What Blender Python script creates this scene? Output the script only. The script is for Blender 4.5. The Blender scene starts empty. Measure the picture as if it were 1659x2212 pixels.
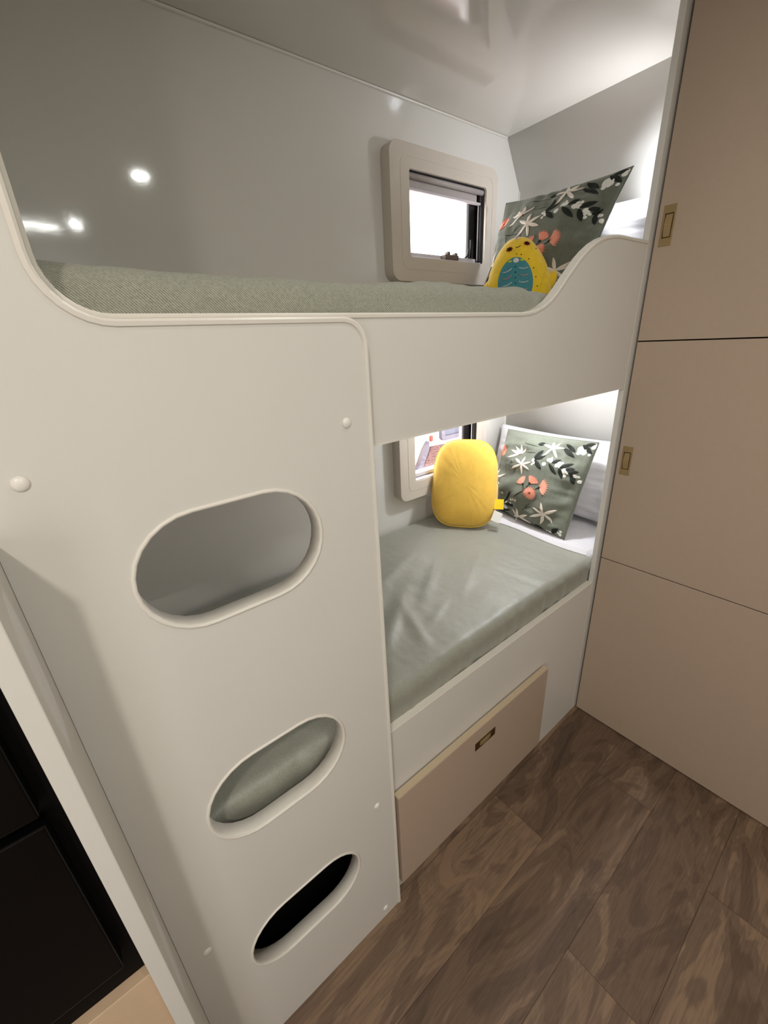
import bpy, bmesh, math, random
from mathutils import Vector, Matrix, noise
random.seed(7)
C = bpy.context.scene.collection
PI = math.pi

# ---------------------------------------------------------------- camera
ORIGIN = Vector((-1.28747, -0.52190, 1.35))
ROWS = ((0.77863451, -0.62553672, -0.04931656),
        (-0.27327819, -0.26731123, -0.92404747),
        (0.56484275, 0.73297239, -0.37908329))
cd = bpy.data.cameras.new('camera'); cam = bpy.data.objects.new('camera', cd); C.objects.link(cam)
rx, ry, rz = [Vector(r) for r in ROWS]
m3 = Matrix((rx, -ry, -rz)).transposed()
cam.matrix_world = Matrix.Translation(ORIGIN) @ m3.to_4x4()
cd.sensor_fit = 'VERTICAL'; cd.sensor_height = 36.0; cd.lens = 898.56 / 2212 * 36
cd.clip_start = 0.01
sc = bpy.context.scene
sc.camera = cam
sc.view_settings.view_transform = 'Standard'; sc.view_settings.look = 'None'
sc.view_settings.gamma = 1.0; sc.view_settings.use_curve_mapping = False
sc.view_settings.exposure = 0.0

# ---------------------------------------------------------------- world
w = bpy.data.worlds.new('daylight'); sc.world = w; w.use_nodes = True
bg = w.node_tree.nodes['Background']
bg.inputs[0].default_value = (1.0, 0.98, 0.97, 1); bg.inputs[1].default_value = 8.5

# ---------------------------------------------------------------- lamps of the caravan, plus one added fill
def area(name, loc, aim, size, power, col, shape='DISK', size_y=None, spread=None):
    l = bpy.data.lights.new(name, 'AREA'); l.shape = shape; l.size = size
    if size_y: l.size_y = size_y
    l.energy = power; l.color = col
    if spread: l.spread = spread
    o = bpy.data.objects.new(name, l); C.objects.link(o); o.location = loc
    d = Vector(aim) - Vector(loc)
    o.rotation_euler = d.to_track_quat('-Z', 'Y').to_euler()
    return o
WARM = (1.0, 0.90, 0.79); FILL = (1.0, 0.99, 1.0); NEUT = (0.99, 1.0, 0.95); COOL = (0.90, 0.93, 1.0)
area('downlight', (-0.735, -0.32, 2.014), (-0.735, -0.32, 0), 0.055, 1.6, NEUT)
area('downlight', (-0.90, -1.165, 2.006), (-0.90, -1.165, 0), 0.03, 2.5, NEUT)
area('led_strip', (-1.065, -1.27, 2.004), (-1.065, -1.27, 0), 0.20, 4.0, NEUT, 'RECTANGLE', 0.012)
area('downlight', (-1.78, -1.00, 2.032), (-1.78, -1.00, 0), 0.10, 10.5, WARM)
area('room_fill', (-2.15, -1.50, 0.90), (-1.2, 0.0, 0.85), 0.9, 8.5, FILL, 'RECTANGLE', 1.3)  # added fill from behind the camera; no doorway is built there
def bulb(name, loc, power, col, r=0.02):
    l = bpy.data.lights.new(name, 'POINT'); l.energy = power; l.color = col; l.shadow_soft_size = r
    o = bpy.data.objects.new(name, l); C.objects.link(o); o.location = loc; return o
bulb('bunk_reading_light', (0.262, 0.105, 1.735), 0.8, COOL, 0.035)
area('bunk_reading_light', (0.262, 0.103, 1.752), (0.36, 0.50, 1.80), 0.05, 1.7, COOL)
bulb('bunk_reading_light', (0.06, 0.32, 1.222), 7.5, COOL)

# ---------------------------------------------------------------- materials
def lin(c):
    return tuple(((x / 255) / 12.92 if x / 255 <= 0.04045 else ((x / 255 + 0.055) / 1.055) ** 2.4) for x in c) + (1,)
def N(nt, t, **k):
    n = nt.nodes.new(t)
    for a, b in k.items():
        if hasattr(n, a): setattr(n, a, b)
        else: n.inputs[a.replace('_', ' ')].default_value = b
    return n
def mat(name, col, rough=0.5, spec=0.5, metal=0.0, coat=0.0, coat_rough=0.1, var=0.03, vscale=30, bump=0.0, bscale=200, sheen=0.0, stretch=(1, 1, 1)):
    m = bpy.data.materials.new(name); m.use_nodes = True; nt = m.node_tree
    b = nt.nodes['Principled BSDF']
    b.inputs['Roughness'].default_value = rough; b.inputs['Metallic'].default_value = metal
    b.inputs['Specular IOR Level'].default_value = spec
    b.inputs['Coat Weight'].default_value = coat; b.inputs['Coat Roughness'].default_value = coat_rough
    b.inputs['Sheen Weight'].default_value = sheen
    tc = N(nt, 'ShaderNodeTexCoord'); mp = N(nt, 'ShaderNodeMapping'); mp.inputs['Scale'].default_value = stretch
    nt.links.new(tc.outputs['Object'], mp.inputs['Vector'])
    nz = N(nt, 'ShaderNodeTexNoise'); nz.inputs['Scale'].default_value = vscale; nz.inputs['Detail'].default_value = 4
    nt.links.new(mp.outputs[0], nz.inputs['Vector'])
    r = N(nt, 'ShaderNodeValToRGB'); c = lin(col)
    r.color_ramp.elements[0].position = 0.3; r.color_ramp.elements[1].position = 0.7
    r.color_ramp.elements[0].color = tuple(x * (1 - var) for x in c[:3]) + (1,)
    r.color_ramp.elements[1].color = tuple(min(1, x * (1 + var)) for x in c[:3]) + (1,)
    nt.links.new(nz.outputs['Fac'], r.inputs['Fac']); nt.links.new(r.outputs['Color'], b.inputs['Base Color'])
    if bump:
        n2 = N(nt, 'ShaderNodeTexNoise'); n2.inputs['Scale'].default_value = bscale; n2.inputs['Detail'].default_value = 3
        nt.links.new(mp.outputs[0], n2.inputs['Vector'])
        bp = N(nt, 'ShaderNodeBump'); bp.inputs['Strength'].default_value = bump; bp.inputs['Distance'].default_value = 0.002
        nt.links.new(n2.outputs['Fac'], bp.inputs['Height']); nt.links.new(bp.outputs[0], b.inputs['Normal'])
    return m
def twill(name, ca, cb, scale, bump=0.4, fine=1.0, vec=(1, 1, 1), rough=0.85, spec=0.25):
    m = bpy.data.materials.new(name); m.use_nodes = True; nt = m.node_tree; b = nt.nodes['Principled BSDF']
    b.inputs['Roughness'].default_value = rough; b.inputs['Sheen Weight'].default_value = 0.25
    b.inputs['Sheen Roughness'].default_value = 0.5; b.inputs['Specular IOR Level'].default_value = spec
    tc = N(nt, 'ShaderNodeTexCoord')
    mp = N(nt, 'ShaderNodeMapping'); mp.inputs['Scale'].default_value = vec
    nt.links.new(tc.outputs['Object'], mp.inputs['Vector'])
    wv = N(nt, 'ShaderNodeTexWave'); wv.wave_type = 'BANDS'; wv.bands_direction = 'DIAGONAL'
    wv.inputs['Scale'].default_value = scale; wv.inputs['Distortion'].default_value = 1.5; wv.inputs['Detail'].default_value = 2; wv.inputs['Detail Scale'].default_value = 2.5
    nt.links.new(mp.outputs[0], wv.inputs['Vector'])
    nz = N(nt, 'ShaderNodeTexNoise'); nz.inputs['Scale'].default_value = 330; nz.inputs['Detail'].default_value = 3
    nt.links.new(tc.outputs['Object'], nz.inputs['Vector'])
    mx = N(nt, 'ShaderNodeMath', operation='MULTIPLY_ADD'); mx.inputs[1].default_value = 0.55 * fine
    nt.links.new(wv.outputs['Fac'], mx.inputs[0])
    ml = N(nt, 'ShaderNodeMath', operation='MULTIPLY'); ml.inputs[1].default_value = 0.55
    nt.links.new(nz.outputs['Fac'], ml.inputs[0]); nt.links.new(ml.outputs[0], mx.inputs[2])
    r = N(nt, 'ShaderNodeValToRGB'); r.color_ramp.elements[0].color = lin(ca); r.color_ramp.elements[1].color = lin(cb)
    r.color_ramp.elements[0].position = 0.15; r.color_ramp.elements[1].position = 0.85
    nt.links.new(mx.outputs[0], r.inputs['Fac']); nt.links.new(r.outputs['Color'], b.inputs['Base Color'])
    bp = N(nt, 'ShaderNodeBump'); bp.inputs['Strength'].default_value = bump; bp.inputs['Distance'].default_value = 0.001
    nt.links.new(mx.outputs[0], bp.inputs['Height']); nt.links.new(bp.outputs[0], b.inputs['Normal'])
    return m
def wood_floor():
    m = bpy.data.materials.new('brown plank vinyl'); m.use_nodes = True; nt = m.node_tree; b = nt.nodes['Principled BSDF']
    b.inputs['Roughness'].default_value = 0.48; b.inputs['Specular IOR Level'].default_value = 0.35
    tc = N(nt, 'ShaderNodeTexCoord'); at = N(nt, 'ShaderNodeAttribute'); at.attribute_name = 'plank'
    mul = N(nt, 'ShaderNodeVectorMath', operation='MULTIPLY'); mul.inputs[1].default_value = (37.0, 53.0, 11.0)
    nt.links.new(at.outputs['Fac'], mul.inputs[0])
    add = N(nt, 'ShaderNodeVectorMath', operation='ADD')
    nt.links.new(tc.outputs['Object'], add.inputs[0]); nt.links.new(mul.outputs[0], add.inputs[1])
    mp = N(nt, 'ShaderNodeMapping'); mp.inputs['Scale'].default_value = (2.6, 8.0, 1)
    nt.links.new(add.outputs[0], mp.inputs['Vector'])
    big = N(nt, 'ShaderNodeTexNoise'); big.inputs['Scale'].default_value = 1.0; big.inputs['Detail'].default_value = 3; big.inputs['Distortion'].default_value = 2.6
    nt.links.new(mp.outputs[0], big.inputs['Vector'])
    ring = N(nt, 'ShaderNodeMath', operation='MULTIPLY'); ring.inputs[1].default_value = 42.0
    nt.links.new(big.outputs['Fac'], ring.inputs[0])
    sn = N(nt, 'ShaderNodeMath', operation='SINE'); nt.links.new(ring.outputs[0], sn.inputs[0])
    mp2 = N(nt, 'ShaderNodeMapping'); mp2.inputs['Scale'].default_value = (14, 260, 1)
    nt.links.new(add.outputs[0], mp2.inputs['Vector'])
    fine = N(nt, 'ShaderNodeTexNoise'); fine.inputs['Scale'].default_value = 1.0; fine.inputs['Detail'].default_value = 5; fine.inputs['Distortion'].default_value = 0.6
    nt.links.new(mp2.outputs[0], fine.inputs['Vector'])
    a1 = N(nt, 'ShaderNodeMath', operation='MULTIPLY_ADD'); a1.inputs[1].default_value = 0.05
    nt.links.new(sn.outputs[0], a1.inputs[0]); nt.links.new(big.outputs['Fac'], a1.inputs[2])
    a2 = N(nt, 'ShaderNodeMath', operation='MULTIPLY_ADD'); a2.inputs[1].default_value = 0.42
    nt.links.new(fine.outputs['Fac'], a2.inputs[0]); nt.links.new(a1.outputs[0], a2.inputs[2])
    a3 = N(nt, 'ShaderNodeMath', operation='MULTIPLY_ADD'); a3.inputs[1].default_value = 0.20
    nt.links.new(at.outputs['Fac'], a3.inputs[0]); nt.links.new(a2.outputs[0], a3.inputs[2])
    r = N(nt, 'ShaderNodeValToRGB'); e = r.color_ramp.elements
    e[0].position = 0.42; e[0].color = lin((76, 60, 49)); e[1].position = 1.04; e[1].color = lin((136, 112, 90))
    k = r.color_ramp.elements.new(0.68); k.color = lin((98, 79, 64)); k = r.color_ramp.elements.new(0.86); k.color = lin((114, 93, 76))
    nt.links.new(a3.outputs[0], r.inputs['Fac']); nt.links.new(r.outputs['Color'], b.inputs['Base Color'])
    bp = N(nt, 'ShaderNodeBump'); bp.inputs['Strength'].default_value = 0.15; bp.inputs['Distance'].default_value = 0.001
    nt.links.new(fine.outputs['Fac'], bp.inputs['Height']); nt.links.new(bp.outputs[0], b.inputs['Normal'])
    return m
def glass(name):
    m = bpy.data.materials.new(name); m.use_nodes = True; nt = m.node_tree
    nt.nodes.remove(nt.nodes['Principled BSDF']); out = nt.nodes['Material Output']
    t = N(nt, 'ShaderNodeBsdfTransparent'); t.inputs[0].default_value = (0.94, 0.94, 0.95, 1)
    g = N(nt, 'ShaderNodeBsdfGlossy'); g.inputs['Roughness'].default_value = 0.02
    mx = N(nt, 'ShaderNodeMixShader'); mx.inputs[0].default_value = 0.05
    nt.links.new(t.outputs[0], mx.inputs[1]); nt.links.new(g.outputs[0], mx.inputs[2])
    nt.links.new(mx.outputs[0], out.inputs['Surface'])
    return m

M_WALL = mat('glossy off-white wall panel', (222, 219, 212), 0.075, 0.5, var=0.006, vscale=3, bump=0.02, bscale=60)
M_CEIL = mat('satin off-white ceiling', (222, 217, 208), 0.06, 0.65, var=0.006, vscale=3, bump=0.008, bscale=12)
M_PANEL = mat('satin off-white laminate', (217, 214, 207), 0.34, 0.45, var=0.01, vscale=6, bump=0.03, bscale=700)
M_TRIM = mat('white edge trim', (226, 221, 211), 0.35, 0.5, var=0.01)
M_CAP = mat('white plastic cap', (232, 228, 220), 0.3, 0.5, var=0.01)
M_TAUPE = mat('taupe laminate', (184, 164, 145), 0.42, 0.4, var=0.015, vscale=60, bump=0.03, bscale=900)
M_TAUPE_EDGE = mat('taupe laminate edge', (196, 178, 150), 0.4, 0.4, var=0.02)
M_DARKGAP = mat('dark cupboard inside', (50, 38, 30), 0.8, 0.2)
M_BRASS = mat('brushed brass', (165, 140, 98), 0.35, 0.5, metal=0.25, var=0.05, vscale=80, stretch=(1, 1, 12))
M_BRASS_REFL = mat('brass with painted dark reflection', (92, 68, 36), 0.35, 0.5, metal=0.6, var=0.05)  # drawer latch brass, the dark it reflects put into its colour
M_BRASS_DK = mat('brass latch inside', (52, 36, 14), 0.5, 0.3, metal=0.3)
M_FRAME = mat('cream window plastic', (206, 197, 184), 0.4, 0.4, var=0.01)
M_RUBBER = mat('black rubber seal', (22, 19, 19), 0.5, 0.4)
M_GREYPL = mat('grey blind cassette', (176, 168, 165), 0.45, 0.4, var=0.04)
M_WHITEPL = mat('white sash plastic', (206, 202, 206), 0.4, 0.4, var=0.02)
M_LATCH = mat('grey brown latch plastic', (112, 98, 88), 0.45, 0.4)
M_BLACK = mat('black fridge door', (6, 5, 5), 0.3, 0.18)
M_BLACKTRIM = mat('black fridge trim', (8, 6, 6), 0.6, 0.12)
M_BEIGE = mat('beige laminate base', (205, 178, 148), 0.45, 0.35, var=0.02, vscale=80)
M_DUVET = twill('sage green twill', (110, 112, 98), (178, 178, 164), 190, 0.6)
M_SHEETG = twill('sage green woven cotton', (124, 126, 114), (168, 168, 154), 200, 0.2, 0.5, rough=0.46, spec=0.8)
M_WHITEF = mat('white cotton', (222, 220, 224), 0.85, 0.2, var=0.015, vscale=12, bump=0.15, bscale=300, sheen=0.2)
M_CUSH = mat('grey green cotton', (108, 112, 99), 0.85, 0.2, var=0.06, vscale=120, bump=0.4, bscale=500, sheen=0.2)
M_PETAL = mat('ivory embroidery thread', (226, 216, 202), 0.7, 0.3, var=0.05, vscale=200, bump=0.6, bscale=500)
M_CORAL = mat('coral embroidery thread', (240, 166, 142), 0.7, 0.3, var=0.1, vscale=200, bump=0.6, bscale=500)
M_LEAF = mat('dark green thread', (36, 40, 35), 0.8, 0.2, var=0.1, vscale=200)
M_BERRY = mat('white embroidery dots', (226, 224, 216), 0.7, 0.3, var=0.04, bump=0.5, bscale=600)
M_CENT = mat('brown thread', (120, 52, 30), 0.8, 0.2)
M_YEL = mat('yellow plush', (244, 204, 40), 0.9, 0.15, var=0.05, vscale=60, bump=0.35, bscale=350, sheen=0.5)
M_YEL2 = mat('yellow cotton print', (222, 180, 78), 0.85, 0.2, var=0.04, vscale=60, bump=0.3, bscale=350, sheen=0.2)
M_TEAL = mat('teal felt', (78, 142, 152), 0.9, 0.15, var=0.06, vscale=200, bump=0.4, bscale=500)
M_RED = mat('dark red thread', (150, 40, 18), 0.8, 0.2)
M_BLK = mat('black thread', (22, 14, 12), 0.8, 0.2)
M_ORANGE = mat('orange brown plush', (186, 100, 30), 0.9, 0.15, var=0.1, bump=0.4, bscale=300)
M_TAG = mat('white paper tag', (226, 222, 214), 0.7, 0.3)
M_INK = mat('red brown print', (150, 90, 70), 0.8, 0.2)
M_PINK = mat('pale pink thread', (214, 150, 140), 0.8, 0.2)
M_LIME = mat('lime thread', (196, 208, 70), 0.8, 0.2)
M_WOOD = wood_floor()
M_GLASS = glass('window glass')
M_GROUND = mat('pinkish grey paving', (196, 172, 165), 0.9, 0.1, var=0.25, vscale=40)
M_BODY = mat('white vehicle body', (225, 225, 228), 0.3, 0.5)
M_SPECK = mat('speckled brown panel', (96, 70, 66), 0.7, 0.3, var=0.9, vscale=60)
M_GREYM = mat('grey metal frame', (84, 80, 92), 0.4, 0.5)
M_OR = mat('orange reflector', (120, 42, 16), 0.3, 0.5)
M_OUTG = mat('dark tinted outdoor glass', (74, 76, 90), 0.2, 0.3)

# ---------------------------------------------------------------- mesh helpers
ORG = {}
def tag(o, label=None, cat=None, group=None, kind=None):
    if label: o['label'] = label
    if cat: o['category'] = cat
    if group: o['group'] = group
    if kind: o['kind'] = kind
    return o
def empty(name, loc):
    o = bpy.data.objects.new(name, None); C.objects.link(o); o.location = loc; o.empty_display_size = 0.05
    ORG[o.name] = Vector(loc); return o
def link(name, me, mats, parent=None, smooth=False, base=None):
    """me: mesh in world coordinates; origin goes to the root's origin (or base for a top-level mesh)"""
    if parent is not None: org = ORG[parent.name]
    else: org = Vector(base) if base else Vector((0, 0, 0))
    me.transform(Matrix.Translation(-org))
    me.name = name
    o = bpy.data.objects.new(name, me); C.objects.link(o)
    for m in (mats if isinstance(mats, (list, tuple)) else [mats]): me.materials.append(m)
    ORG[o.name] = org
    if parent is not None: o.parent = parent
    else: o.location = org
    if smooth:
        for p in me.polygons: p.use_smooth = True
    return o
def bmmesh(bm, recalc=True):
    if recalc: bmesh.ops.recalc_face_normals(bm, faces=bm.faces)
    me = bpy.data.meshes.new('m'); bm.to_mesh(me); bm.free(); return me
def bevel(o, wdt=0.002, seg=2, ang=35):
    b = o.modifiers.new('bevel', 'BEVEL'); b.width = wdt; b.segments = seg; b.limit_method = 'ANGLE'; b.angle_limit = math.radians(ang)
    b.harden_normals = False
    return o
def box_bm(bm, a, b):
    x0, y0, z0 = a; x1, y1, z1 = b
    v = [bm.verts.new(p) for p in ((x0, y0, z0), (x1, y0, z0), (x1, y1, z0), (x0, y1, z0), (x0, y0, z1), (x1, y0, z1), (x1, y1, z1), (x0, y1, z1))]
    for f in ((0, 3, 2, 1), (4, 5, 6, 7), (0, 1, 5, 4), (1, 2, 6, 5), (2, 3, 7, 6), (3, 0, 4, 7)): bm.faces.new([v[i] for i in f])
def box(name, a, b, m, parent=None, bev=0.0, base=None):
    bm = bmesh.new(); box_bm(bm, a, b)
    o = link(name, bmmesh(bm), m, parent, base=base)
    if bev: bevel(o, bev)
    return o
def rrect(x0, x1, z0, z1, r, n=8):
    pts = []
    for cx, cz, a0 in ((x1 - r, z0 + r, -90), (x1 - r, z1 - r, 0), (x0 + r, z1 - r, 90), (x0 + r, z0 + r, 180)):
        for i in range(n + 1):
            a = math.radians(a0 + 90 * i / n); pts.append((cx + r * math.cos(a), cz + r * math.sin(a)))
    return pts
def prism(outer, holes, d0, d1, plane='xz'):
    """flat board with holes: outline in plane, thickness d0..d1 on the other axis"""
    cu = bpy.data.curves.new('t', 'CURVE'); cu.dimensions = '2D'; cu.fill_mode = 'BOTH'; cu.extrude = abs(d1 - d0) / 2
    for pts in [outer] + list(holes):
        s = cu.splines.new('POLY'); s.points.add(len(pts) - 1); s.use_cyclic_u = True
        for p, q in zip(s.points, pts): p.co = (q[0], q[1], 0, 1)
    t = bpy.data.objects.new('t', cu); C.objects.link(t)
    dg = bpy.context.evaluated_depsgraph_get(); dg.update()
    me = bpy.data.meshes.new_from_object(t.evaluated_get(dg))
    bpy.data.objects.remove(t); bpy.data.curves.remove(cu)
    mid = (d0 + d1) / 2
    for v in me.vertices:
        x, y, z = v.co
        v.co = (x, mid + z, y) if plane == 'xz' else (mid + z, x, y)
    bm = bmesh.new(); bm.from_mesh(me); bmesh.ops.remove_doubles(bm, verts=bm.verts, dist=1e-6); bpy.data.meshes.remove(me)
    return bmmesh(bm)
def ribbon(pts, prof, closed, plane='xz', flip=1):
    """sweep a closed profile (n, d): n along the in-plane outward normal, d the absolute other-axis value"""
    bm = bmesh.new(); n = len(pts); rings = []
    for i, p in enumerate(pts):
        if closed: a = pts[(i - 1) % n]; b = pts[(i + 1) % n]
        else: a = pts[max(i - 1, 0)]; b = pts[min(i + 1, n - 1)]
        tx, tz = b[0] - a[0], b[1] - a[1]; L = math.hypot(tx, tz) or 1
        nx, nz = tz / L * flip, -tx / L * flip
        rings.append([bm.verts.new((p[0] + nx * q[0], q[1], p[1] + nz * q[0]) if plane == 'xz' else (q[1], p[0] + nx * q[0], p[1] + nz * q[0])) for q in prof])
    k = len(prof)
    for i in range(n if closed else n - 1):
        A, B = rings[i], rings[(i + 1) % n]
        for j in range(k): bm.faces.new((A[j], A[(j + 1) % k], B[(j + 1) % k], B[j]))
    if not closed: bm.faces.new(rings[0]); bm.faces.new(rings[-1][::-1])
    return bmmesh(bm)
def grid_mesh(fn, nu, nv, wrap_u=False, caps=False):
    bm = bmesh.new(); g = [[bm.verts.new(fn(i / (nu if wrap_u else nu - 1), j / (nv - 1))) for j in range(nv)] for i in range(nu)]
    for i in range(nu if wrap_u else nu - 1):
        for j in range(nv - 1):
            a = g[i][j]; b = g[(i + 1) % nu][j]; c = g[(i + 1) % nu][j + 1]; d = g[i][j + 1]
            try: bm.faces.new((a, b, c, d))
            except ValueError: pass
    if caps:
        bm.faces.new([g[i][0] for i in range(nu)]); bm.faces.new([g[i][-1] for i in range(nu)][::-1])
    bmesh.ops.remove_doubles(bm, verts=bm.verts, dist=1e-6)
    return bm
def fbm(p, s):
    return noise.noise(Vector(p) * s) + 0.5 * noise.noise(Vector(p) * s * 2.1)
def tube(path, r, nseg=8):
    bm = bmesh.new(); P = [Vector(p) for p in path]; rings = []
    for i, p in enumerate(P):
        t = (P[min(i + 1, len(P) - 1)] - P[max(i - 1, 0)]).normalized()
        u = t.cross(Vector((0, 0, 1)));
        if u.length < 1e-3: u = t.cross(Vector((0, 1, 0)))
        u.normalize(); v = t.cross(u)
        rings.append([bm.verts.new(p + (u * math.cos(2 * PI * k / nseg) + v * math.sin(2 * PI * k / nseg)) * r) for k in range(nseg)])
    for A, B in zip(rings, rings[1:]):
        for k in range(nseg): bm.faces.new((A[k], A[(k + 1) % nseg], B[(k + 1) % nseg], B[k]))
    bm.faces.new(rings[0][::-1]); bm.faces.new(rings[-1])
    return bmmesh(bm)
def join_bm(parts):
    bm = bmesh.new()
    for me in parts: bm.from_mesh(me); bpy.data.meshes.remove(me)
    return bmmesh(bm)

# ================================================================ THE SETTING
CEIL = 2.02; YB = 0.683; XE = 0.398
# floor: one mesh of vinyl planks
bm = bmesh.new(); lay = bm.faces.layers.float.new('plank')
W_ = 0.1675; y0 = -0.0135
offs = {0: -0.51, 1: -0.197, 2: -0.675}
for r in range(-5, 10):
    ya = y0 - W_ * r; yb_ = y0 - W_ * (r + 1)
    off = offs.get(r, -0.3 - 0.37 * (r % 3))
    k = -4
    while True:
        xa = off + 1.22 * k; xb = xa + 1.22
        if xa > 0.45: break
        if xb > -3.05:
            x0_, x1_ = max(xa, -3.05), min(xb, 0.45)
            v = [bm.verts.new(p) for p in ((x0_ + .0004, yb_ + .0004, 0), (x1_ - .0004, yb_ + .0004, 0), (x1_ - .0004, ya - .0004, 0), (x0_ + .0004, ya - .0004, 0))]
            f = bm.faces.new(v); f[lay] = random.random()
        k += 1
v = [bm.verts.new(p) for p in ((-3.05, -1.6, -0.0012), (0.45, -1.6, -0.0012), (0.45, 0.72, -0.0012), (-3.05, 0.72, -0.0012))]
bm.faces.new(v).material_index = 1
me = bmmesh(bm, False); fl = link('floor', me, [M_WOOD, M_DARKGAP]); tag(fl, kind='structure')
cl_ = box('ceiling', (-3.05, -1.6, CEIL), (0.45, 0.76, CEIL + 0.04), M_CEIL); tag(cl_, kind='structure')
for v in cl_.data.vertices: v.co.z += (YB - v.co.y) * 0.015      # the roof falls slightly towards the outer wall
# back wall with its two window openings
OPS = [(-0.245, 0.165, 1.575, 1.85), (-0.245, 0.165, 0.80, 1.075)]
wall = prism([(-3.05, -0.02), (0.45, -0.02), (0.45, CEIL), (-3.05, CEIL)], [[(a, c), (b, c), (b, d), (a, d)] for a, b, c, d in OPS], YB, YB + 0.035)
tag(link('wall_back', wall, M_WALL), kind='structure')
# end wall of the bunks with the sloping upper section
me = prism([(XE, -0.02), (XE + 0.04, -0.02), (XE + 0.04, CEIL + 0.06), (0.268, CEIL + 0.06), (XE, 1.868)], [], -1.6, YB, 'xz')
tag(link('wall_right', me, M_WALL), kind='structure')
tag(box('wall_front', (-3.05, -1.60, -0.02), (XE, -1.56, CEIL + 0.055), M_PANEL), kind='structure')
tag(box('wall_left', (-3.09, -1.60, -0.02), (-3.05, 0.72, CEIL + 0.02), M_PANEL), kind='structure')
# cover strips in the corners of the bunk
tag(link('trim_1', ribbon([(-1.36, CEIL - 0.001), (0.303, CEIL - 0.001)], [(0, YB - 0.001), (0.005, YB - 0.001), (0.0035, YB - 0.0045), (0, YB - 0.006)], False), M_TRIM), kind='structure')
tag(box('trim_2', (XE - 0.004, YB - 0.004, 0.6), (XE, YB, 1.867), M_TRIM), kind='structure')

# ---------------------------------------------------------------- windows
def window(idx, z0, blind):
    """z0: bottom of the opening; size common to both"""
    x0, x1 = -0.225, 0.146; z1 = z0 + 0.235; yf = 0.640
    root = empty('window_%d' % idx, ((x0 + x1) / 2, yf, z0)); tag(root, kind='structure')
    o = link('window_frame', prism(rrect(x0 - 0.078, x1 + 0.06, z0 - 0.07, z1 + 0.062, 0.034), [rrect(x0, x1, z0, z1, 0.01)], yf, YB), M_FRAME, root)
    bevel(o, 0.009, 4, 40)
    gr = rrect(x0 - 0.036, x1 + 0.034, z0 - 0.034, z1 + 0.03, 0.026)
    g = link('frame_groove', ribbon(gr, [(-0.0007, yf - 0.0008), (0.0007, yf - 0.0008), (0.0007, yf + 0.003), (-0.0007, yf + 0.003)], True), M_FRAME, o)
    link('black_reveal', prism(rrect(x0 - 0.001, x1 + 0.001, z0 - 0.001, z1 + 0.001, 0.010), [rrect(x0 + 0.001, x1 - 0.002, z0 + 0.001, z1 - 0.0015, 0.009)], yf + 0.009, yf + 0.046), M_RUBBER, root)
    s = link('rubber_seal', prism(rrect(x0 - 0.012, x1 + 0.012, z0 - 0.012, z1 + 0.012, 0.012), [rrect(x0 + 0.002, x1 - 0.036, z0 + 0.004, z1 - 0.004, 0.008)], yf + 0.046, yf + 0.060), M_RUBBER, root)
    sh = link('sash_frame', prism(rrect(x0 - 0.01, x1 - 0.02, z0 - 0.01, z1 + 0.01, 0.01), [rrect(x0 + 0.006, x1 - 0.034, z0 + 0.016, z1 - 0.006, 0.008)], yf + 0.062, yf + 0.078), M_WHITEPL, root)
    bevel(sh, 0.003, 2)
    box('pane', (x0 - 0.005, yf + 0.068, z0 + 0.01), (x1 - 0.025, yf + 0.072, z1), M_GLASS, root)
    # sill track along the bottom
    me = join_bm([prism([(x0, z0), (x1 - 0.016, z0), (x1 - 0.016, z0 + 0.004), (x0, z0 + 0.004)], [], yf + 0.004, yf + 0.05),
                  prism([(x0, z0 + 0.006), (x1 - 0.016, z0 + 0.006), (x1 - 0.016, z0 + 0.020), (x0, z0 + 0.020)], [], yf + 0.030, yf + 0.056)])
    bevel(link('sill_track', me, M_WHITEPL, root), 0.0015)
    if blind:
        b = link('blind_cassette', join_bm([tube([(x0 + 0.002, yf + 0.018, z1 - 0.011), (x1 - 0.003, yf + 0.018, z1 - 0.011)], 0.0085, 14)]), M_GREYPL, root, smooth=True)
        bevel(box('blind', (x0 + 0.001, yf + 0.026, z1 - 0.040), (x1 - 0.022, yf + 0.029, z1 - 0.015), M_GREYPL, root), 0.001)
        bevel(box('blind_bar', (x0 + 0.001, yf + 0.020, z1 - 0.047), (x1 - 0.006, yf + 0.032, z1 - 0.040), M_WHITEPL, root), 0.0015)
    # side rail and friction stay on the right
    box('side_rail', (x1 - 0.0065, yf + 0.030, z0 + 0.014), (x1 - 0.0035, yf + 0.034, z1 - 0.045), M_WHITEPL, root, 0.0008)
    st = link('stay_arm', join_bm([tube([(x1 - 0.040, yf + 0.035, z0 + 0.020), (x1 - 0.036, yf + 0.036, z0 + 0.055), (x1 - 0.034, yf + 0.038, z0 + 0.082)], 0.0045, 8),
                                   tube([(x1 - 0.068, yf + 0.040, z0 + 0.018), (x1 - 0.052, yf + 0.038, z0 + 0.030), (x1 - 0.046, yf + 0.036, z0 + 0.052)], 0.0035, 8)]), M_RUBBER, root, smooth=True)
    bm = bmesh.new()
    xm = x0 + 0.205
    box_bm(bm, (xm - 0.036, yf + 0.006, z0 + 0.005), (xm + 0.034, yf + 0.032, z0 + 0.021))
    box_bm(bm, (xm - 0.020, yf + 0.010, z0 + 0.018), (xm - 0.006, yf + 0.028, z0 + 0.031))
    box_bm(bm, (xm + 0.018, yf + 0.010, z0 + 0.018), (xm + 0.032, yf + 0.028, z0 + 0.029))
    bevel(link('window_latch', bmmesh(bm), M_LATCH, root), 0.004, 3)
    return root
window(1, 1.600, True)
window(2, 0.829, False)

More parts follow.
